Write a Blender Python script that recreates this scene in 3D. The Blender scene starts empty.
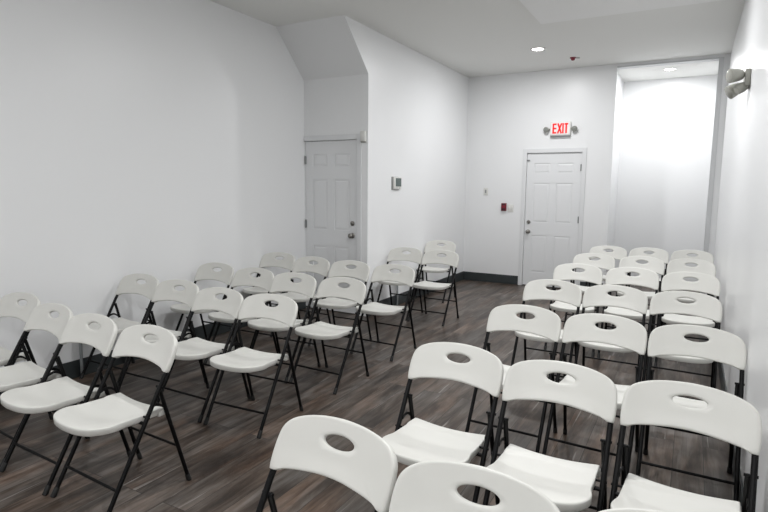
import bpy, bmesh, math, random
from mathutils import Vector, Matrix
random.seed(4)
SC = bpy.context.scene
COL = SC.collection
PI = math.pi

# ------------------------------------------------------------------ helpers
def obj(name, bm, mat, parent=None, smooth=True, angle=40, recalc=True):
    if recalc:
        bmesh.ops.recalc_face_normals(bm, faces=bm.faces[:])
    me = bpy.data.meshes.new(name)
    bm.to_mesh(me); bm.free()
    if mat is not None:
        for m in (mat if isinstance(mat, (list, tuple)) else [mat]):
            me.materials.append(m)
    if smooth:
        for p in me.polygons:
            p.use_smooth = True
        me.set_sharp_from_angle(angle=math.radians(angle))
    o = bpy.data.objects.new(name, me)
    COL.objects.link(o)
    if parent is not None:
        o.parent = parent
    return o

def empty(name, loc=(0, 0, 0), rz=0.0):
    o = bpy.data.objects.new(name, None)
    o.empty_display_size = 0.1
    o.location = loc
    o.rotation_euler = (0, 0, rz)
    COL.objects.link(o)
    return o

def tag(o, label=None, cat=None, group=None, kind=None):
    if label: o['label'] = label
    if cat: o['category'] = cat
    if group: o['group'] = group
    if kind: o['kind'] = kind
    return o

def box(bm, x0, x1, y0, y1, z0, z1, bev=0.0, seg=2, mi=0):
    r = bmesh.ops.create_cube(bm, size=1.0)
    vs = r['verts']
    for v in vs:
        v.co = Vector(((x0 + x1) / 2 + v.co.x * (x1 - x0), (y0 + y1) / 2 + v.co.y * (y1 - y0), (z0 + z1) / 2 + v.co.z * (z1 - z0)))
    fs = set()
    for v in vs: fs.update(v.link_faces)
    for f in fs: f.material_index = mi
    if bev > 0:
        es = set()
        for v in vs: es.update(v.link_edges)
        bmesh.ops.bevel(bm, geom=list(es), offset=bev, segments=seg, profile=0.5, affect='EDGES')
    return vs

def tube(bm, pts, radii, n=12, cap=True):
    """swept round tube through pts, radii scalar or list"""
    pts = [Vector(p) for p in pts]
    if not isinstance(radii, (list, tuple)): radii = [radii] * len(pts)
    rings = []
    up = None
    for i, p in enumerate(pts):
        if i == 0: t = pts[1] - pts[0]
        elif i == len(pts) - 1: t = pts[-1] - pts[-2]
        else: t = (pts[i + 1] - pts[i]).normalized() + (pts[i] - pts[i - 1]).normalized()
        t.normalize()
        if up is None:
            up = Vector((0, 0, 1)) if abs(t.z) < 0.9 else Vector((1, 0, 0))
        a = t.cross(up).normalized(); b = a.cross(t).normalized(); up = b
        rings.append([bm.verts.new(p + (a * math.cos(k * 2 * PI / n) + b * math.sin(k * 2 * PI / n)) * radii[i]) for k in range(n)])
    for i in range(len(rings) - 1):
        for k in range(n):
            bm.faces.new((rings[i][k], rings[i][(k + 1) % n], rings[i + 1][(k + 1) % n], rings[i + 1][k]))
    if cap:
        bm.faces.new(rings[0][::-1]); bm.faces.new(rings[-1])
    return rings

def lathe(bm, prof, origin, axis, n=28):
    """prof: list of (distance along axis, radius)"""
    o = Vector(origin); t = Vector(axis).normalized()
    return tube(bm, [o + t * d for d, r in prof], [max(r, 1e-4) for d, r in prof], n)

def lathe_fix(bm, prof, origin, axis, n=28):
    o = Vector(origin); t = Vector(axis).normalized()
    up = Vector((0, 0, 1)) if abs(t.z) < 0.9 else Vector((1, 0, 0))
    a = t.cross(up).normalized(); b = a.cross(t).normalized()
    rings = [[bm.verts.new(o + t * d + (a * math.cos(k * 2 * PI / n) + b * math.sin(k * 2 * PI / n)) * max(r, 1e-4)) for k in range(n)] for d, r in prof]
    for i in range(len(rings) - 1):
        for k in range(n):
            bm.faces.new((rings[i][k], rings[i][(k + 1) % n], rings[i + 1][(k + 1) % n], rings[i + 1][k]))
    bm.faces.new(rings[0][::-1]); bm.faces.new(rings[-1])

# ------------------------------------------------------------------ materials
def mat(name, color, rough=0.5, metal=0.0, spec=0.5, bump=None, emis=None, estr=0.0, var=0.0, vscale=3.0, coat=0.0):
    m = bpy.data.materials.new(name); m.use_nodes = True
    nt = m.node_tree; b = nt.nodes['Principled BSDF']
    b.inputs['Base Color'].default_value = (*color, 1)
    b.inputs['Roughness'].default_value = rough
    b.inputs['Metallic'].default_value = metal
    b.inputs['Specular IOR Level'].default_value = spec
    b.inputs['Coat Weight'].default_value = coat
    tc = nt.nodes.new('ShaderNodeTexCoord')
    if var > 0:
        no = nt.nodes.new('ShaderNodeTexNoise'); no.inputs['Scale'].default_value = vscale; no.inputs['Detail'].default_value = 4
        nt.links.new(tc.outputs['Object'], no.inputs['Vector'])
        mp = nt.nodes.new('ShaderNodeMapRange')
        mp.inputs['To Min'].default_value = 1 - var; mp.inputs['To Max'].default_value = 1 + var
        nt.links.new(no.outputs['Fac'], mp.inputs['Value'])
        mx = nt.nodes.new('ShaderNodeVectorMath'); mx.operation = 'SCALE'
        mx.inputs[0].default_value = color
        nt.links.new(mp.outputs['Result'], mx.inputs['Scale'])
        nt.links.new(mx.outputs['Vector'], b.inputs['Base Color'])
    if bump:
        sc, st, dist = bump
        n2 = nt.nodes.new('ShaderNodeTexNoise'); n2.inputs['Scale'].default_value = sc; n2.inputs['Detail'].default_value = 3
        nt.links.new(tc.outputs['Object'], n2.inputs['Vector'])
        bp = nt.nodes.new('ShaderNodeBump'); bp.inputs['Strength'].default_value = st; bp.inputs['Distance'].default_value = dist
        nt.links.new(n2.outputs['Fac'], bp.inputs['Height'])
        nt.links.new(bp.outputs['Normal'], b.inputs['Normal'])
    if emis:
        b.inputs['Emission Color'].default_value = (*emis, 1); b.inputs['Emission Strength'].default_value = estr
    return m

M = {}
M['wall'] = mat('semigloss_wall_paint', (0.86, 0.868, 0.875), 0.34, bump=(90, 0.10, 0.001), spec=0.45)
M['ceiling'] = mat('flat_ceiling_paint', (0.86, 0.865, 0.845), 0.8, bump=(60, 0.15, 0.001), spec=0.2)
M['door'] = mat('white_door_paint', (0.80, 0.81, 0.82), 0.38, spec=0.45)
M['ceiling_panel'] = mat('white_panel_paint', (0.93, 0.935, 0.93), 0.7, spec=0.2)
M['trim'] = mat('white_trim_paint', (0.76, 0.77, 0.78), 0.4)
M['opening_trim'] = mat('grey_white_trim_paint', (0.62, 0.63, 0.64), 0.45)
M['baseboard'] = mat('charcoal_vinyl_baseboard', (0.035, 0.042, 0.044), 0.45, var=0.1)
M['plastic'] = mat('white_moulded_plastic', (0.69, 0.687, 0.65), 0.42, bump=(260, 0.12, 0.0006), spec=0.4)
M['steel'] = mat('charcoal_powder_coated_steel', (0.003, 0.003, 0.0034), 0.45, bump=(400, 0.1, 0.0003), spec=0.2)
M['rubber'] = mat('black_rubber', (0.008, 0.008, 0.008), 0.6)
M['nickel'] = mat('satin_nickel', (0.30, 0.29, 0.27), 0.32, metal=1.0)
M['hinge'] = mat('dull_hinge_metal', (0.28, 0.29, 0.29), 0.4, metal=0.8)
M['white_plastic'] = mat('white_device_plastic', (0.74, 0.74, 0.71), 0.4)
M['beige_plastic'] = mat('beige_grey_device_plastic', (0.33, 0.33, 0.295), 0.45, var=0.08, vscale=30)
M['clear_lens'] = mat('reflector_lens', (0.32, 0.32, 0.29), 0.15, spec=0.7)
M['grey_lens'] = mat('grey_reflector_lens', (0.25, 0.26, 0.24), 0.2, spec=0.7)
M['screen'] = mat('grey_green_screen', (0.10, 0.13, 0.125), 0.25)
M['dark'] = mat('painted_gap_shade', (0.02, 0.02, 0.02), 0.8)
M['red'] = mat('red_alarm_plastic', (0.19, 0.006, 0.02), 0.4)
M['darkred'] = mat('dark_alarm_label', (0.04, 0.004, 0.01), 0.4)
M['grey_switch'] = mat('grey_toggle', (0.30, 0.31, 0.31), 0.4)
M['conduit'] = mat('grey_painted_conduit', (0.33, 0.35, 0.36), 0.5)
M['exit_face'] = mat('lit_exit_face', (0.8, 0.78, 0.78), 0.4, emis=(1.0, 0.80, 0.80), estr=0.12)
M['exit_red'] = mat('lit_exit_letters', (0.6, 0.01, 0.01), 0.4, emis=(1.0, 0.02, 0.02), estr=0.45)
M['lens'] = mat('glowing_light_lens', (0.9, 0.9, 0.9), 0.4, emis=(1, 0.98, 0.95), estr=14.0)

def floor_material():
    m = bpy.data.materials.new('vinyl_plank_floor'); m.use_nodes = True
    nt = m.node_tree; N = nt.nodes; L = nt.links; b = N['Principled BSDF']
    tc = N.new('ShaderNodeTexCoord')
    mp = N.new('ShaderNodeMapping'); mp.inputs['Rotation'].default_value = (0, 0, PI / 2)
    L.new(tc.outputs['Object'], mp.inputs['Vector'])
    br = N.new('ShaderNodeTexBrick')
    br.offset = 0.37; br.offset_frequency = 2; br.squash = 1.0
    br.inputs['Scale'].default_value = 1.0
    br.inputs['Brick Width'].default_value = 1.22
    br.inputs['Row Height'].default_value = 0.152
    br.inputs['Mortar Size'].default_value = 0.0016
    br.inputs['Mortar Smooth'].default_value = 0.1
    br.inputs['Bias'].default_value = 0.0
    br.inputs['Color1'].default_value = (0, 0, 0, 1); br.inputs['Color2'].default_value = (1, 1, 1, 1)
    br.inputs['Mortar'].default_value = (0, 0, 0, 1)
    L.new(mp.outputs['Vector'], br.inputs['Vector'])
    # per-plank offset of the grain
    off = N.new('ShaderNodeVectorMath'); off.operation = 'SCALE'; off.inputs['Scale'].default_value = 13.0
    L.new(br.outputs['Color'], off.inputs[0])
    add = N.new('ShaderNodeVectorMath'); add.operation = 'ADD'
    L.new(tc.outputs['Object'], add.inputs[0]); L.new(off.outputs['Vector'], add.inputs[1])
    def grain(sx, sy, detail, rough=0.6):
        mm = N.new('ShaderNodeMapping'); mm.inputs['Scale'].default_value = (sx, sy, 1)
        L.new(add.outputs['Vector'], mm.inputs['Vector'])
        n = N.new('ShaderNodeTexNoise'); n.inputs['Scale'].default_value = 1.0
        n.inputs['Detail'].default_value = detail; n.inputs['Roughness'].default_value = rough
        n.inputs['Distortion'].default_value = 0.4
        L.new(mm.outputs['Vector'], n.inputs['Vector'])
        return n
    def ramp(src, stops):
        r = N.new('ShaderNodeValToRGB'); els = r.color_ramp.elements
        while len(els) < len(stops): els.new(0.5)
        for e, (p, c) in zip(els, stops): e.position = p; e.color = (*c, 1)
        L.new(src, r.inputs['Fac']); return r
    g1 = grain(12, 1.9, 6)
    base = ramp(g1.outputs['Fac'], [(0.30, (0.026, 0.020, 0.017)), (0.42, (0.058, 0.045, 0.037)), (0.52, (0.100, 0.083, 0.072)), (0.64, (0.148, 0.132, 0.122)), (0.78, (0.21, 0.196, 0.188))])
    g3 = grain(4.5, 1.0, 3)
    warm = ramp(g3.outputs['Fac'], [(0.36, (0.72, 0.74, 0.74)), (0.5, (1, 0.98, 0.95)), (0.66, (1.20, 1.0, 0.86))])
    mx = N.new('ShaderNodeMix'); mx.data_type = 'RGBA'; mx.blend_type = 'MULTIPLY'; mx.inputs['Factor'].default_value = 1
    L.new(base.outputs['Color'], mx.inputs['A']); L.new(warm.outputs['Color'], mx.inputs['B'])
    pl = ramp(br.outputs['Color'], [(0.0, (0.84, 0.83, 0.82)), (0.5, (1, 1, 1)), (1.0, (1.17, 1.17, 1.17))])
    mx2 = N.new('ShaderNodeMix'); mx2.data_type = 'RGBA'; mx2.blend_type = 'MULTIPLY'; mx2.inputs['Factor'].default_value = 1
    L.new(mx.outputs['Result'], mx2.inputs['A']); L.new(pl.outputs['Color'], mx2.inputs['B'])
    # fine dark grain lines
    g2 = grain(70, 2.2, 4, 0.7)
    fine = ramp(g2.outputs['Fac'], [(0.30, (0.62, 0.60, 0.58)), (0.52, (1, 1, 1)), (0.75, (1.12, 1.12, 1.12))])
    mx3 = N.new('ShaderNodeMix'); mx3.data_type = 'RGBA'; mx3.blend_type = 'MULTIPLY'; mx3.inputs['Factor'].default_value = 0.9
    L.new(mx2.outputs['Result'], mx3.inputs['A']); L.new(fine.outputs['Color'], mx3.inputs['B'])
    # pale scratchy streaks
    g4 = grain(42, 1.6, 2, 0.45)
    st = ramp(g4.outputs['Fac'], [(0.685, (0, 0, 0)), (0.74, (1, 1, 1))])
    mx4 = N.new('ShaderNodeMix'); mx4.data_type = 'RGBA'
    sc = N.new('ShaderNodeMath'); sc.operation = 'MULTIPLY'; sc.inputs[1].default_value = 0.6
    L.new(st.outputs['Color'], sc.inputs[0]); L.new(sc.outputs[0], mx4.inputs['Factor'])
    L.new(mx3.outputs['Result'], mx4.inputs['A']); mx4.inputs['B'].default_value = (0.34, 0.32, 0.30, 1)
    mx5 = N.new('ShaderNodeMix'); mx5.data_type = 'RGBA'
    L.new(br.outputs['Fac'], mx5.inputs['Factor']); L.new(mx4.outputs['Result'], mx5.inputs['A'])
    mx5.inputs['B'].default_value = (0.018, 0.015, 0.013, 1)
    L.new(mx5.outputs['Result'], b.inputs['Base Color'])
    b.inputs['Roughness'].default_value = 0.38; b.inputs['Specular IOR Level'].default_value = 0.3
    bp = N.new('ShaderNodeBump'); bp.inputs['Strength'].default_value = 0.25; bp.inputs['Distance'].default_value = 0.002
    L.new(g2.outputs['Fac'], bp.inputs['Height']); L.new(bp.outputs['Normal'], b.inputs['Normal'])
    return m
M['floor'] = floor_material()

# ------------------------------------------------------------------ room numbers (metres)
D, WL, B, YD, YS, H, ZS, WR = 8.614, -4.159, -3.261, 5.486, 4.988, 3.265, 2.7695, 0.298
OL, OR, OT, RD, RL = -1.0544, 0.1744, 3.2155, 1.1664, -1.087
YF = -2.6
T = 0.12

def struct(name, bm, m, **k):
    o = obj(name, bm, m, smooth=False, **k); o['kind'] = 'structure'; return o

bm = bmesh.new(); box(bm, WL - T, WR + T, YF - T, D + RD + T, -0.08, 0); struct('floor', bm, M['floor'])
bm = bmesh.new(); box(bm, WL - T, WR + T, YF - T, D, H, H + 0.1); struct('ceiling', bm, M['ceiling'])
bm = bmesh.new(); box(bm, WL - T, WL, YF, YD + T, 0, H); struct('wall_left', bm, M['wall'])
bm = bmesh.new(); box(bm, WL - T, WR + T, YF - T, YF, 0, H); struct('wall_front', bm, M['wall'])
bm = bmesh.new(); box(bm, WR, WR + T, YF, D + RD, 0, H); struct('wall_right', bm, M['wall'])
# wall that holds the left door, facing the chairs
d1l, d1r, DT = -4.150, -3.4085, 2.05
G = 0.005
bm = bmesh.new()
box(bm, WL, d1l - G, YD, YD + T, 0, H); box(bm, d1r + G, B, YD, YD + T, 0, H); box(bm, d1l - G, d1r + G, YD, YD + T, DT + G, H)
struct('wall_left_return', bm, M['wall'])
bm = bmesh.new(); box(bm, B - T, B, YD + T, D, 0, H); struct('wall_left_far', bm, M['wall'])
# sloped soffit over the door
bm = bmesh.new()
A = [bm.verts.new(c) for c in ((WL, YS, H), (WL, YD, ZS), (WL, YD, H))]
C = [bm.verts.new(c) for c in ((B, YS, H), (B, YD, ZS), (B, YD, H))]
bm.faces.new(A); bm.faces.new(C)
for i in range(3): bm.faces.new((A[i], A[(i + 1) % 3], C[(i + 1) % 3], C[i]))
o = struct('soffit', bm, [M['wall']]); o['label'] = 'sloped soffit above the left door'
# back wall with door hole and tall opening
d2l, d2r = -2.2706, -1.4677
bm = bmesh.new()
box(bm, B - T, d2l - G, D, D + T, 0, H)
box(bm, d2r + G, OL, D, D + T, 0, H); box(bm, d2l - G, d2r + G, D, D + T, DT + G, H)
box(bm, OR, WR, D, D + T, 0, H); box(bm, OL, OR, D, D + T, OT, H)
struct('wall_back', bm, M['wall'])
# bright niche behind the opening
bm = bmesh.new()
box(bm, RL - T, RL, D + T, D + RD, 0, H); box(bm, RL - T, WR, D + RD, D + RD + T, 0, H)
struct('wall_niche', bm, M['wall'])
bm = bmesh.new(); box(bm, RL, WR, D + T, D + RD, OT, OT + 0.1); struct('ceiling_niche', bm, M['ceiling'])
# dropped ceiling panel
bm = bmesh.new(); box(bm, -1.521, WR, 4.30, 6.10, H - 0.035, H); struct('trim_1', bm, M['ceiling_panel'])
# casing of the opening
bm = bmesh.new()
box(bm, OR, OR + 0.055, D - 0.012, D + T, 0, OT + 0.012)
box(bm, OL, OR, D - 0.012, D + T, OT - 0.004, OT + 0.014)
struct('trim_2', bm, M['opening_trim'])
# baseboards
BH, BT = 0.14, 0.010
bm = bmesh.new(); box(bm, WL, WL + BT, YF, YD, 0, BH, 0.003); struct('baseboard_left', bm, M['baseboard'])
bm = bmesh.new(); box(bm, B, B + BT, YD, D, 0, BH, 0.003); struct('baseboard_left_far', bm, M['baseboard'])
bm = bmesh.new(); box(bm, B + BT, d2l - 0.07, D - BT, D, 0, BH, 0.003); box(bm, d2r + 0.07, OL - 0.02, D - BT, D, 0, BH, 0.003)
struct('baseboard_back', bm, M['baseboard'])
bm = bmesh.new(); box(bm, WR - BT, WR, YF, D, 0, BH, 0.003); struct('baseboard_right', bm, M['baseboard'])

# ------------------------------------------------------------------ doors
def panel_door(name, x0, x1, yf, hinge_left, casing, label):
    """six panel door whose face looks towards -Y, at wall face yf"""
    root = empty(name, ((x0 + x1) / 2, yf, 0)); tag(root, label, 'door', kind='structure')
    cx = (x0 + x1) / 2; w = x1 - x0; h = DT - 0.012
    f = 0.012                               # face set back from the wall face
    bm = bmesh.new()
    box(bm, -w / 2, w / 2, f + 0.009, f + 0.042, 0.012, DT)
    st = 0.108; mu = 0.10
    pw = (w - 2 * st - mu) / 2
    xs = [(-w / 2 + st, -w / 2 + st + pw), (w / 2 - st - pw, w / 2 - st)]
    zs = [(0.22, 0.80), (1.00, 1.60), (1.75, 1.90)]
    # stiles, mullion, rails
    box(bm, -w / 2, -w / 2 + st, f, f + 0.01, 0.012, DT); box(bm, w / 2 - st, w / 2, f, f + 0.01, 0.012, DT)
    box(bm, xs[0][1], xs[1][0], f, f + 0.01, 0.012, DT)
    zz = [0.012] + [z for p in zs for z in p] + [DT]
    for i in range(0, len(zz), 2):
        for (a, b) in xs: box(bm, a, b, f, f + 0.01, zz[i], zz[i + 1])
    # raised fields with sloped borders
    for (a, b) in xs:
        for (c, d) in zs:
            o1 = [(a + .006, c + .006), (b - .006, c + .006), (b - .006, d - .006), (a + .006, d - .006)]
            k = 0.03
            o2 = [(a + k, c + k), (b - k, c + k), (b - k, d - k), (a + k, d - k)]
            v1 = [bm.verts.new((x, f + 0.0092, z)) for x, z in o1]; v2 = [bm.verts.new((x, f + 0.002, z)) for x, z in o2]
            for i in range(4): bm.faces.new((v1[i], v1[(i + 1) % 4], v2[(i + 1) % 4], v2[i]))
            bm.faces.new(v2)
    o = obj('door_panel', bm, M['door'], root, smooth=False)
    bm = bmesh.new(); cw = 0.062; ct = 0.014
    l = -w / 2 - G - (cw if casing else 0)
    if casing: box(bm, -w / 2 - G - cw, -w / 2 - G, -ct, 0.0, 0, DT + G + cw, 0.003)
    box(bm, w / 2 + G, w / 2 + G + cw, -ct, 0.0, 0, DT + G + cw, 0.003)
    box(bm, -w / 2 - G, w / 2 + G, -ct, 0.0, DT + G, DT + G + cw, 0.003)
    obj('door_frame', bm, M['trim'], root, smooth=False)
    bm = bmesh.new(); box(bm, -w / 2 - G, w / 2 + G, 0.05, 0.06, 0, DT + G); 
    obj('gap_shade_sheet', bm, M['dark'], root, smooth=False)  # dark sheet behind the slab, its colour stands in for shade in the gaps
    hx = -w / 2 if hinge_left else w / 2
    for z in (0.28, 1.06, 1.83):
        bm = bmesh.new()
        s = 1 if hinge_left else -1
        tube(bm, [(hx + s * 0.004, f - 0.014, z - 0.05), (hx + s * 0.004, f - 0.014, z + 0.05)], 0.008, 10)
        box(bm, min(hx + s * 0.004, hx + s * 0.014), max(hx + s * 0.004, hx + s * 0.014), f - 0.012, f + 0.001, z - 0.048, z + 0.048)
        obj('hinge', bm, M['hinge'], root)
    kx = (w / 2 - 0.065) if hinge_left else (-w / 2 + 0.058)
    bm = bmesh.new()
    lathe_fix(bm, [(0, .033), (.006, .033), (.010, .026), (.012, .013), (.030, .012), (.036, .020), (.046, .0285), (.058, .0285), (.066, .022), (.070, .010)], (kx, f, 0.945 if hinge_left else 0.853), (0, -1, 0))
    obj('door_knob', bm, M['nickel'], root)
    bm = bmesh.new()
    lathe_fix(bm, [(0, .029), (.008, .029), (.014, .024), (.020, .019), (.022, .008)], (kx, f, 1.088 if hinge_left else 1.000), (0, -1, 0))
    box(bm, kx - .004, kx + .004, f - .034, f - .02, (1.088 if hinge_left else 1.0) - .014, (1.088 if hinge_left else 1.0) + .014, .002)
    obj('deadbolt', bm, M['nickel'], root)
    return root
door1 = panel_door('door_1', d1l, d1r, YD, True, False, 'white six panel door below the sloped soffit')
door2 = panel_door('door_2', d2l, d2r, D, False, True, 'white six panel door under the red exit sign')

# ------------------------------------------------------------------ folding chair
def smooth_closed(pts, n):
    """closed Catmull-Rom resampled evenly to n points"""
    out = []
    m = len(pts); dense = []
    for i in range(m):
        p0, p1, p2, p3 = (Vector(pts[(i + k - 1) % m]) for k in range(4))
        for s in range(16):
            t = s / 16
            dense.append(0.5 * ((2 * p1) + (-p0 + p2) * t + (2 * p0 - 5 * p1 + 4 * p2 - p3) * t * t + (-p0 + 3 * p1 - 3 * p2 + p3) * t ** 3))
    return dense

def ray_outline(dense, c, ang):
    """distance from c to the outline along the angle"""
    d = Vector((math.cos(ang), math.sin(ang))); best = 0
    for i in range(len(dense)):
        a = dense[i] - c; b = dense[(i + 1) % len(dense)] - c
        e = b - a; den = d.x * e.y - d.y * e.x
        if abs(den) < 1e-12: continue
        t = (a.x * e.y - a.y * e.x) / den; u = (a.x * d.y - a.y * d.x) / den
        if t > 0 and -1e-6 <= u <= 1 + 1e-6: best = max(best, t)
    return best

def arc_angles(dense, c, n):
    """angles, seen from c, of n points spread evenly along the outline"""
    L_ = [0.0]
    for i in range(len(dense)): L_.append(L_[-1] + (dense[(i + 1) % len(dense)] - dense[i]).length)
    out = []; j = 0
    for k in range(n):
        s_ = L_[-1] * k / n
        while L_[j + 1] < s_: j += 1
        p = dense[j].lerp(dense[(j + 1) % len(dense)], (s_ - L_[j]) / max(1e-9, L_[j + 1] - L_[j])) - c
        out.append(math.atan2(p.y, p.x))
    return out

ZC, YC, TILT = 0.609, 0.150, math.radians(27)
def make_backrest(parent):
    half = [(0, .790), (.045, .7885), (.09, .7845), (.14, .776), (.18, .7635), (.205, .748), (.2205, .726), (.2265, .695), (.228, .66), (.2265, .63), (.2245, .616),
            (.2235, .611), (.219, .6085), (.205, .6085), (.1995, .6095), (.195, .612), (.186, .6155), (.168, .6205), (.13, .6265), (.08, .632), (.04, .635)]
    pts = half + [(0, .636)] + [(-x, z) for x, z in half[1:][::-1]]
    dense = smooth_closed([Vector(p) for p in pts], 0)
    c = Vector((0, .727)); HA, HB = .058, .0185
    h = 0.0085
    def place(p, off):
        x, z = p
        dz = z - ZC
        sag = 0.017 * (1 - (x / .224) ** 2)
        t = min(1, max(0, (abs(x) - .165) / .04)); off *= 1 + .62 * t * t * (3 - 2 * t)
        return Vector((x, YC - 0.001 + dz * math.tan(TILT) + sag * min(1, .45 + dz / .12) + off * math.cos(TILT), z - off * math.sin(TILT)))
    # closed cross-section: (radial fraction, extra radial shift, thickness offset)
    sec = []
    R_ = [0.0, .12, .28, .46, .64, .8, .92, 1.0]
    rr = h
    for s in R_: sec.append((s, 0 if 0 < s < 1 else 0, -h, s))
    for k in range(1, 6):
        a = -PI / 2 + k * PI / 6; sec.append((1.0, math.cos(a) * rr * .9, math.sin(a) * h, 1))
    for s in R_[::-1]: sec.append((s, 0, h, s))
    for k in range(1, 4):
        a = PI / 2 + k * PI / 4; sec.append((0.0, math.cos(a) * .006, math.sin(a) * h, 0))
    bm = bmesh.new(); rows = []
    inner_shift = {}
    angs = arc_angles(dense, c, 150); N = len(angs)
    for i in range(N):
        a = angs[i]
        ri = HA * HB / math.hypot(HB * math.cos(a), HA * math.sin(a)) + .006
        ro = ray_outline(dense, c, a) - rr * .9
        d = Vector((math.cos(a), math.sin(a)))
        row = []
        for s, ex, off, _ in sec:
            r = ri + (ro - ri) * s + ex
            row.append(bm.verts.new(place(c + d * r, off)))
        rows.append(row)
    m = len(sec)
    for i in range(N):
        for k in range(m):
            bm.faces.new((rows[i][k], rows[(i + 1) % N][k], rows[(i + 1) % N][(k + 1) % m], rows[i][(k + 1) % m]))
    return obj('backrest', bm, M['plastic'], parent, angle=60)

def make_seat(parent):
    half = [(0, -.233), (.05, -.231), (.10, -.223), (.145, -.206), (.175, -.180), (.192, -.147), (.197, -.122), (.195, -.097), (.189, -.072),
            (.1855, -.05),
            (.185, 0), (.1845, .06), (.184, .12), (.183, .150), (.181, .155), (.176, .156), (.12, .152), (.06, .149)]
    pts = half + [(0, .148)] + [(-x, z) for x, z in half[1:][::-1]]
    dense = smooth_closed([Vector(p) for p in pts], 0)
    c = Vector((0, -.03)); angs = arc_angles(dense, c, 130); N = len(angs)
    def top(x, y):
        z = .441 - .046 * (y + .23)
        z -= .013 * (1 - (x / .2) ** 2) * min(1, max(0, (y + .23) / .12))
        # raised rear lip behind a curved crease
        cr = .098 + .035 * (x / .18) ** 2 * -1
        t = min(1, max(0, (y - cr) / .018)); z += .005 * t * t * (3 - 2 * t)
        # waterfall front
        t = max(0, (-.17 - y) / .06); z -= .008 * t * t
        return z
    fr = [.12, .26, .4, .52, .62, .7, .76, .81, .86, .905, .945, .975]
    bm = bmesh.new(); rings = []
    er = .007; th = .034
    outl = []
    for i in range(N):
        a = angs[i]; d = Vector((math.cos(a), math.sin(a))); ro = ray_outline(dense, c, a)
        outl.append((d, ro))
    def ring(fn): return [bm.verts.new(fn(d, ro)) for d, ro in outl]
    for f in fr:
        def fn(d, ro, f=f):
            p = c + d * (ro - er) * f; return (p.x, p.y, top(p.x, p.y))
        rings.append(ring(fn))
    for k in range(0, 5):
        a = k * PI / 8
        def fn(d, ro, a=a):
            p = c + d * (ro - er + er * math.sin(a)); return (p.x, p.y, top(p.x, p.y) - er * (1 - math.cos(a)))
        rings.append(ring(fn))
    for dz, ins in ((-th + .004, .001), (-th, .004), (-th, .014), (-th + .012, .02), (-th + .013, .10)):
        def fn(d, ro, dz=dz, ins=ins):
            p = c + d * (ro - ins); return (p.x, p.y, top(p.x, p.y) + dz)
        rings.append(ring(fn))
    for r0, r1 in zip(rings, rings[1:]):
        for i in range(N): bm.faces.new((r0[i], r0[(i + 1) % N], r1[(i + 1) % N], r1[i]))
    ct = bm.verts.new((c.x, c.y, top(c.x, c.y))); cb = bm.verts.new((c.x, c.y, top(c.x, c.y) - th + .012))
    for i in range(N):
        bm.faces.new((rings[0][i], rings[0][(i + 1) % N], ct)); bm.faces.new((rings[-1][(i + 1) % N], rings[-1][i], cb))
    return obj('seat', bm, M['plastic'], parent, angle=50)

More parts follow.
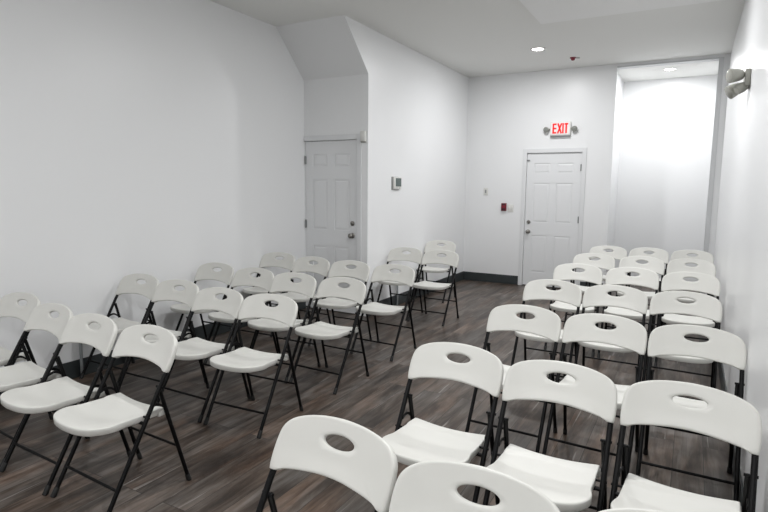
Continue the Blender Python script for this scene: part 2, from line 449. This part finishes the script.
YFF, YRF = -0.199, 0.268
def ft(z):      # a point of the front tube's axis (y) at height z
    return YFF + (YC - YFF) * z / ZC
JZ = 0.545
def clampz(bm):
    for v in bm.verts:
        if v.co.z < 0.0: v.co.z = 0.0
def make_chair():
    root = empty('folding_chair')
    make_backrest(root); make_seat(root)
    for s in (-1, 1):
        X = s * .212
        bm = bmesh.new()
        tube(bm, [(X, ft(.02), .02), (X, ft(.3), .3), (X, ft(.585), .585), (X, YC + .002, ZC), (X, YC + .03 * math.tan(TILT), ZC + .03)], .0108, 12)
        leg = obj('front_leg', bm, M['steel'], root)
        bm = bmesh.new(); tube(bm, [(X, ft(0), 0), (X, ft(.008), .008), (X, ft(.038), .038), (X, ft(.041), .041)], [.0132, .0136, .013, .0115], 12); clampz(bm)
        obj('foot_cap', bm, M['rubber'], leg)
        bm = bmesh.new()
        P0 = Vector((s * .196, ft(JZ) + .004, JZ)); P1 = Vector((s * .206, YRF, 0))
        q = lambda t: P0.lerp(P1, t)
        tube(bm, [q(0), q(.4), q(.97)], .0102, 12)
        leg = obj('rear_leg', bm, M['steel'], root)
        bm = bmesh.new(); tube(bm, [q(.93), q(.935), q(.985), q(1)], [.0105, .0122, .013, .0125], 12); clampz(bm)
        obj('foot_cap', bm, M['rubber'], leg)
        # curved steel link from the front leg round to the rear leg, and the seat pivot
        bm = bmesh.new()
        y0, z0 = ft(.452), .452; t1 = .22; q1 = q(t1)
        arc = []
        for k in range(9):
            t = k / 8; arc.append((s * .2005, y0 + (q1.y - y0) * t, z0 + (q1.z - z0) * t + .022 * math.sin(PI * t)))
        for a, b_ in zip(arc, arc[1:]):
            pass
        V = []
        for (x, y, z) in arc: V.append([bm.verts.new((x - .002, y, z + .007)), bm.verts.new((x + .002, y, z + .007)), bm.verts.new((x + .002, y, z - .007)), bm.verts.new((x - .002, y, z - .007))])
        for a, b_ in zip(V, V[1:]):
            for k in range(4): bm.faces.new((a[k], a[(k + 1) % 4], b_[(k + 1) % 4], b_[k]))
        bm.faces.new(V[0]); bm.faces.new(V[-1])
        obj('folding_link', bm, M['steel'], root, smooth=False)
        bm = bmesh.new()
        tube(bm, [(s * .170, ft(.418), .418), (s * .226, ft(.418), .418)], .005, 10)
        obj('rivet', bm, M['steel'], root); bm = bmesh.new()
        tube(bm, [(s * .183, P0.y, JZ), (s * .226, P0.y, JZ)], .0055, 10)
        obj('rivet', bm, M['steel'], root)
        bm = bmesh.new()
        vs = box(bm, min(s * .170, s * .188), max(s * .170, s * .188), .118, .160, .386, .412, .006, 2)
        obj('hinge_lug', bm, M['plastic'], root)
    bm = bmesh.new(); z = .128; tube(bm, [(-.212, ft(z), z), (.212, ft(z), z)], .0072, 10)
    obj('front_stretcher', bm, M['steel'], root)
    t = .62; P0 = Vector((.196, ft(JZ) + .004, JZ)).lerp(Vector((.206, YRF, 0)), t)
    bm = bmesh.new(); tube(bm, [(-P0.x, P0.y, P0.z), (P0.x, P0.y, P0.z)], .0066, 10)
    obj('rear_stretcher', bm, M['steel'], root)
    bm = bmesh.new(); z = .392; tube(bm, [(-.212, ft(z), z), (.212, ft(z), z)], .0085, 10)
    obj('seat_support', bm, M['steel'], root)
    return root

def copy_tree(o, parent=None):
    c = o.copy(); COL.objects.link(c); c.parent = parent
    for ch in list(o.children): copy_tree(ch, c)
    return c

side = {'1': 'seat against the left wall', '2': 'second seat from the left wall', '3': 'third seat from the left wall', '4': 'seat on the aisle'}
lrow = {'A': 'nearest row of the left block', 'B': 'second row of the left block', 'C': 'third row of the left block', 'D': 'fourth row of the left block'}
rrow = ['nearest row of the right block', 'second row from the camera, right block', 'third row from the camera, right block', 'fourth row from the camera, right block',
        'fifth row from the camera, right block', 'second row from the back, right block', 'rearmost row of the right block']
rcol = {'a': 'aisle seat', 'b': 'middle seat', 'c': 'seat against the right wall'}
spots = [('A1', -3.845, 1.768, 0.0), ('A2', -3.345, 1.679, -4.0), ('A3', -2.879, 1.631, -2.2), ('A4', -2.401, 1.622, -3.0),
 ('B1', -3.885, 2.711, 0.1), ('B2', -3.394, 2.675, 0.9), ('B3', -2.887, 2.602, -0.4), ('B4', -2.416, 2.605, 3.2),
 ('C1', -3.869, 3.524, 0.3), ('C2', -3.343, 3.471, 0.9), ('C3', -2.874, 3.44, 0.7), ('C4', -2.408, 3.451, -1.8),
 ('D1', -3.925, 4.503, 2.1), ('D2', -3.406, 4.397, -2.6), ('D3', -2.902, 4.352, 0.6), ('D4', -2.420, 4.350, -2.0),
 ('E3', -2.99, 5.743, 1.5), ('E4', -2.523, 5.721, 0.0), ('F4', -3.01, 6.853, 0.8),
 ('R0a', -0.922, 1.134, -5.0), ('R0b', -0.432, 1.068, 0.0), ('R0c', 0.045, 1.085, 0.0),
 ('R1a', -0.909, 2.127, -1.9), ('R1b', -0.436, 2.091, -1.0), ('R1c', 0.027, 2.072, -3.6),
 ('R2a', -0.869, 3.155, -2.0), ('R2b', -0.405, 3.145, -3.2), ('R2c', 0.064, 3.116, -0.7),
 ('R3a', -0.93, 4.251, -0.7), ('R3b', -0.466, 4.247, -0.5), ('R3c', -0.002, 4.243, -2.0),
 ('R4a', -0.919, 5.371, 3.0), ('R4b', -0.441, 5.382, 1.3), ('R4c', 0.031, 5.339, -0.1),
 ('R5a', -0.935, 6.401, -0.1), ('R5b', -0.442, 6.412, -0.2), ('R5c', 0.032, 6.441, 0.0),
 ('R6a', -0.911, 7.418, 0.1), ('R6b', -0.439, 7.457, -0.1), ('R6c', 0.038, 7.464, -0.0)]
proto = make_chair()
for i, (n, x, y, th) in enumerate(spots):
    o = proto if i == 0 else copy_tree(proto)
    o.location = (x, y, 0); o.rotation_euler = (0, 0, math.radians(th))
    if n[0] == 'R':
        lab = 'white folding chair, ' + rcol[n[2]] + ', ' + rrow[int(n[1])]; grp = 'folding chairs in the right block'
    elif n[0] in 'ABCD':
        lab = 'white folding chair, ' + side[n[1]] + ', ' + lrow[n[0]]; grp = 'folding chairs in the left block'
    else:
        lab = {'E3': 'white folding chair under the thermostat, left of its pair', 'E4': 'white folding chair on the aisle beyond the left door, right of its pair',
               'F4': 'lone rearmost white folding chair behind the pair under the thermostat'}[n]; grp = 'folding chairs beyond the left door'
    tag(o, lab, 'chair', grp)

# ------------------------------------------------------------------ wall and ceiling devices
def exit_sign():
    x0, x1, z0, z1 = -1.937, -1.640, 2.305, 2.500
    cx = (x0 + x1) / 2; cz = (z0 + z1) / 2
    r = empty('exit_sign', (cx, D, cz)); tag(r, 'lit exit sign with red letters and two lamp heads above the back door', 'sign')
    w, h = (x1 - x0) / 2, (z1 - z0) / 2
    bm = bmesh.new(); box(bm, -w, w, -.045, 0, -h, h, .006); obj('housing', bm, M['white_plastic'], r)
    bm = bmesh.new(); box(bm, -w + .012, w - .012, -.0475, -.044, -h + .014, h - .010); obj('sign_face', bm, M['exit_face'], r, smooth=False)
    bm = bmesh.new()
    y0, y1 = -.051, -.0465; t = .023; zt, zb = h - .022, -h + .026; lh = zt - zb
    def bar(ax, az, bx, bz, t=t):
        d = Vector((bx - ax, 0, bz - az)); n = Vector((-d.z, 0, d.x)).normalized() * t / 2
        q = [Vector((ax, 0, az)) + n, Vector((bx, 0, bz)) + n, Vector((bx, 0, bz)) - n, Vector((ax, 0, az)) - n]
        v0 = [bm.verts.new((p.x, y0, p.z)) for p in q]; v1 = [bm.verts.new((p.x, y1, p.z)) for p in q]
        bm.faces.new(v0); bm.faces.new(v1)
        for i in range(4): bm.faces.new((v0[i], v0[(i + 1) % 4], v1[(i + 1) % 4], v1[i]))
    ex = -.100
    bar(ex, zb, ex, zt); 
    for z in (zb + t / 2, (zb + zt) / 2, zt - t / 2): bar(ex - t / 2, z, ex + .046, z)
    xx = -.036
    bar(xx, zb, xx + .054, zt); bar(xx, zt, xx + .054, zb)
    bar(.040, zb, .040, zt)
    bar(.086, zb, .086, zt); bar(.060, zt - t / 2, .112, zt - t / 2)
    obj('exit_letters', bm, M['exit_red'], r, smooth=False)
    bm = bmesh.new(); box(bm, -w + .004, w - .006, -.052, -.004, -h - .014, -h + .002, .003); obj('base_cover', bm, M['grey_switch'], r)
    for s in (-1, 1):
        bm = bmesh.new()
        hx = s * (w + .045); hz = -.005
        lathe_fix(bm, [(0, .018), (.018, .034), (.045, .042), (.052, .042)], (hx, -.012, hz), (s * .25, -1, -.15))
        tube(bm, [(s * w, -.022, hz), (hx, -.022, hz)], .012, 10)
        hd = obj('lamp_head', bm, M['beige_plastic'], r)
        bm = bmesh.new(); ax = Vector((s * .25, -1, -.15)).normalized()
        lathe_fix(bm, [(0.051, .037), (.055, .036), (.059, .026), (.061, .006)], (hx, -.012, hz), ax)
        obj('lens', bm, M['grey_lens'], hd)
exit_sign()

def emergency_light():
    r = empty('emergency_light', (WR, 4.86, 2.32)); tag(r, 'beige grey twin head emergency light high on the right wall', 'emergency light')
    bm = bmesh.new(); box(bm, -.035, 0, -.10, .10, -.068, .050, .008)
    obj('housing', bm, M['beige_plastic'], r)
    for (y, z, ax) in ((-.045, .018, (-.82, -.42, -.10)), (.075, -.045, (-.75, -.30, -.45))):
        a = Vector(ax).normalized(); o = Vector((-.045, y, z))
        bm = bmesh.new(); tube(bm, [(-.030, y, z), tuple(o)], .016, 12)
        lathe_fix(bm, [(0, .022), (.012, .036), (.045, .044), (.090, .050), (.094, .050)], o, a)
        hd = obj('lamp_head', bm, M['beige_plastic'], r)
        bm = bmesh.new(); lathe_fix(bm, [(.093, .045), (.097, .044), (.102, .030), (.104, .006)], o, a)
        obj('lens', bm, M['clear_lens'], hd)
    bm = bmesh.new()
    lathe_fix(bm, [(0, .03), (.02, .036), (.055, .036), (.062, .03)], (-.030, -.05, -.062), (-.6, -.2, -.35)); obj('battery_cover', bm, M['beige_plastic'], r)
emergency_light()

def thermostat():
    r = empty('thermostat', (B, 6.16, 1.56)); tag(r, 'small white thermostat with grey screen on the left wall past the door', 'thermostat')
    bm = bmesh.new(); box(bm, 0, .006, -.105, .085, -.078, .085, .002); obj('back_plate', bm, M['grey_switch'], r)
    bm = bmesh.new(); box(bm, .005, .030, -.085, .110, -.070, .080, .006); c = obj('case', bm, M['white_plastic'], r)
    bm = bmesh.new(); box(bm, .029, .0315, -.048, .100, -.035, .068, .001); obj('screen', bm, M['screen'], r, smooth=False)
    for k in range(3):
        bm = bmesh.new(); box(bm, .029, .0325, -.045 + k * .042, -.025 + k * .042, -.060, -.050, .001); obj('button', bm, M['grey_switch'], r)
thermostat()

def alarm_box():
    r = empty('door_alarm', (-3.312, YD, 2.085)); tag(r, 'small white sensor box at the top right of the left door', 'sensor')
    bm = bmesh.new(); box(bm, -.032, .032, -.04, 0, -.058, .058, .007); obj('case', bm, M['white_plastic'], r)
    bm = bmesh.new(); box(bm, -.030, .030, -.034, -.004, -.068, -.057, .003); obj('battery_cover', bm, M['beige_plastic'], r)
alarm_box()

def contact_sensor():
    bm = bmesh.new(); box(bm, -.014, .030, -.016, 0, -.010, .010, .003)
    o = obj('door_contact', bm, M['hinge']); o.location = (d2l + .012, D + .012, 1.945); o.parent = door2; o.location = (d2l + .012 - (d2l + d2r) / 2, .012, 1.945)
contact_sensor()

r = empty('light_switch', (-2.915, D, 1.462)); tag(r, 'small white plate with grey toggle on the back wall, upper left', 'switch')
bm = bmesh.new(); box(bm, -.038, .038, -.006, 0, -.06, .06, .003); obj('switch_plate', bm, M['white_plastic'], r)
bm = bmesh.new(); box(bm, -.010, .012, -.016, -.004, -.022, .030, .003); obj('toggle', bm, M['grey_switch'], r)

r = empty('fire_alarm_pull', (-2.606, D, 1.222)); tag(r, 'small dark red pull station on the back wall left of the exit door', 'fire alarm')
bm = bmesh.new(); box(bm, -.040, .040, -.035, 0, -.060, .062, .006); obj('case', bm, M['red'], r)
bm = bmesh.new(); box(bm, -.030, .030, -.046, -.033, -.046, -.018, .003); obj('handle', bm, M['darkred'], r)
bm = bmesh.new(); box(bm, -.026, .026, -.038, -.033, .030, .054, .001); obj('nameplate', bm, M['darkred'], r)

r = empty('light_switch', (-2.500, D, 1.205)); tag(r, 'blank white switch plate just right of the red pull station', 'switch')
bm = bmesh.new(); box(bm, -.045, .045, -.006, 0, -.062, .062, .003); obj('switch_plate', bm, M['white_plastic'], r)
for s in (-1, 1):
    bm = bmesh.new(); box(bm, s * .021 - .009, s * .021 + .009, -.010, -.005, -.030, .030, .002); obj('rocker', bm, M['white_plastic'], r)

r = empty('heat_detector', (-1.536, 7.944, H)); tag(r, 'small red device on the ceiling beside the round light', 'detector')
bm = bmesh.new(); lathe_fix(bm, [(0, .040), (.008, .040), (.012, .030), (.034, .022), (.040, .010)], (0, 0, 0), (0, 0, -1)); obj('sensor_body', bm, M['red'], r)
bm = bmesh.new(); tube(bm, [(.03, .0, -.008), (.085, .01, -.012)], .006, 8); obj('wire', bm, M['grey_switch'], r)

for (x, y, s, lab, top) in ((WL, 2.55, .0, 'thin grey vertical conduit on the left wall between chair rows', .42), (B, 6.21, .0, 'thin grey vertical conduit low on the wall under the thermostat', .30)):
    r = empty('conduit', (x, y, 0)); tag(r, lab, 'conduit')
    bm = bmesh.new(); tube(bm, [(.022, 0, 0), (.022, 0, top)], .011, 12); obj('pipe', bm, M['conduit'], r)
    bm = bmesh.new(); box(bm, 0, .035, -.03, .03, top - .005, top + .05, .004); obj('junction_box', bm, M['conduit'], r)

# ------------------------------------------------------------------ lights
def downlight(x, y, z, energy, label, size=.13, col=(.995, .995, 1.0)):
    r = empty('ceiling_light', (x, y, z)); tag(r, label, 'ceiling light')
    bm = bmesh.new(); n = 40
    prof = [(.070, 0.0), (.093, 0.0), (.093, -.004), (.088, -.008), (.076, -.008), (.070, -.004)]
    rings = [[bm.verts.new((math.cos(k * 2 * PI / n) * R_, math.sin(k * 2 * PI / n) * R_, zz)) for k in range(n)] for R_, zz in prof]
    for i in range(len(rings)):
        a, b = rings[i], rings[(i + 1) % len(rings)]
        for k in range(n): bm.faces.new((a[k], a[(k + 1) % n], b[(k + 1) % n], b[k]))
    obj('trim_ring', bm, M['white_plastic'], r)
    bm = bmesh.new(); lathe_fix(bm, [(0, .0705), (.002, .0705), (.003, .066)], (0, 0, 0), (0, 0, -1), n); obj('lens', bm, M['lens'], r)
    ld = bpy.data.lights.new('lamp', 'AREA'); ld.shape = 'DISK'; ld.size = size; ld.energy = energy; ld.color = col
    lo = bpy.data.objects.new('lamp', ld); lo.location = (0, 0, -.012); lo.parent = r; COL.objects.link(lo)
downlight(-1.84, 7.278, H, 28, 'round recessed light glowing on the main ceiling near the back wall')
downlight(-0.41, 9.042, OT, 21, 'round recessed light in the ceiling of the bright niche')
downlight(-0.90, 5.02, H - .035, 39, 'round recessed light over the right block of chairs')
downlight(-0.90, 2.4, H, 34, 'round recessed light nearer the camera above the right chairs')
downlight(-0.90, -0.2, H, 38, 'round recessed light behind the camera near the right wall')
downlight(-2.90, -0.6, H, 30, 'added unseen fill light behind the camera near the left wall')  # fill lamp added out of view to flatten the light and soften hot spots

w = bpy.data.worlds.new('world'); SC.world = w; w.use_nodes = True
w.node_tree.nodes['Background'].inputs['Color'].default_value = (0.05, 0.05, 0.05, 1)
w.node_tree.nodes['Background'].inputs['Strength'].default_value = 0.2

# ------------------------------------------------------------------ camera
F, yaw, pitch, roll, hc = 553.4039, 0.506, 0.1234, 0.010, 1.5123
cy, sy, cp, sp = math.cos(yaw), math.sin(yaw), math.cos(pitch), math.sin(pitch)
f = Vector((-sy * cp, cy * cp, -sp)); rt = Vector((cy, sy, 0)); up = rt.cross(f)
r2 = rt * math.cos(roll) + up * math.sin(roll); u2 = -rt * math.sin(roll) + up * math.cos(roll)
cd = bpy.data.cameras.new('camera'); cd.sensor_width = 36; cd.lens = F * 36 / 768; cd.clip_start = 0.02
co = bpy.data.objects.new('camera', cd); COL.objects.link(co)
mw = Matrix(((r2.x, u2.x, -f.x, 0), (r2.y, u2.y, -f.y, 0), (r2.z, u2.z, -f.z, hc), (0, 0, 0, 1)))
co.matrix_world = mw
SC.camera = co

vs = SC.view_settings
vs.view_transform = 'Standard'; vs.look = 'None'; vs.gamma = 1.0; vs.use_curve_mapping = False
vs.exposure = 0.0
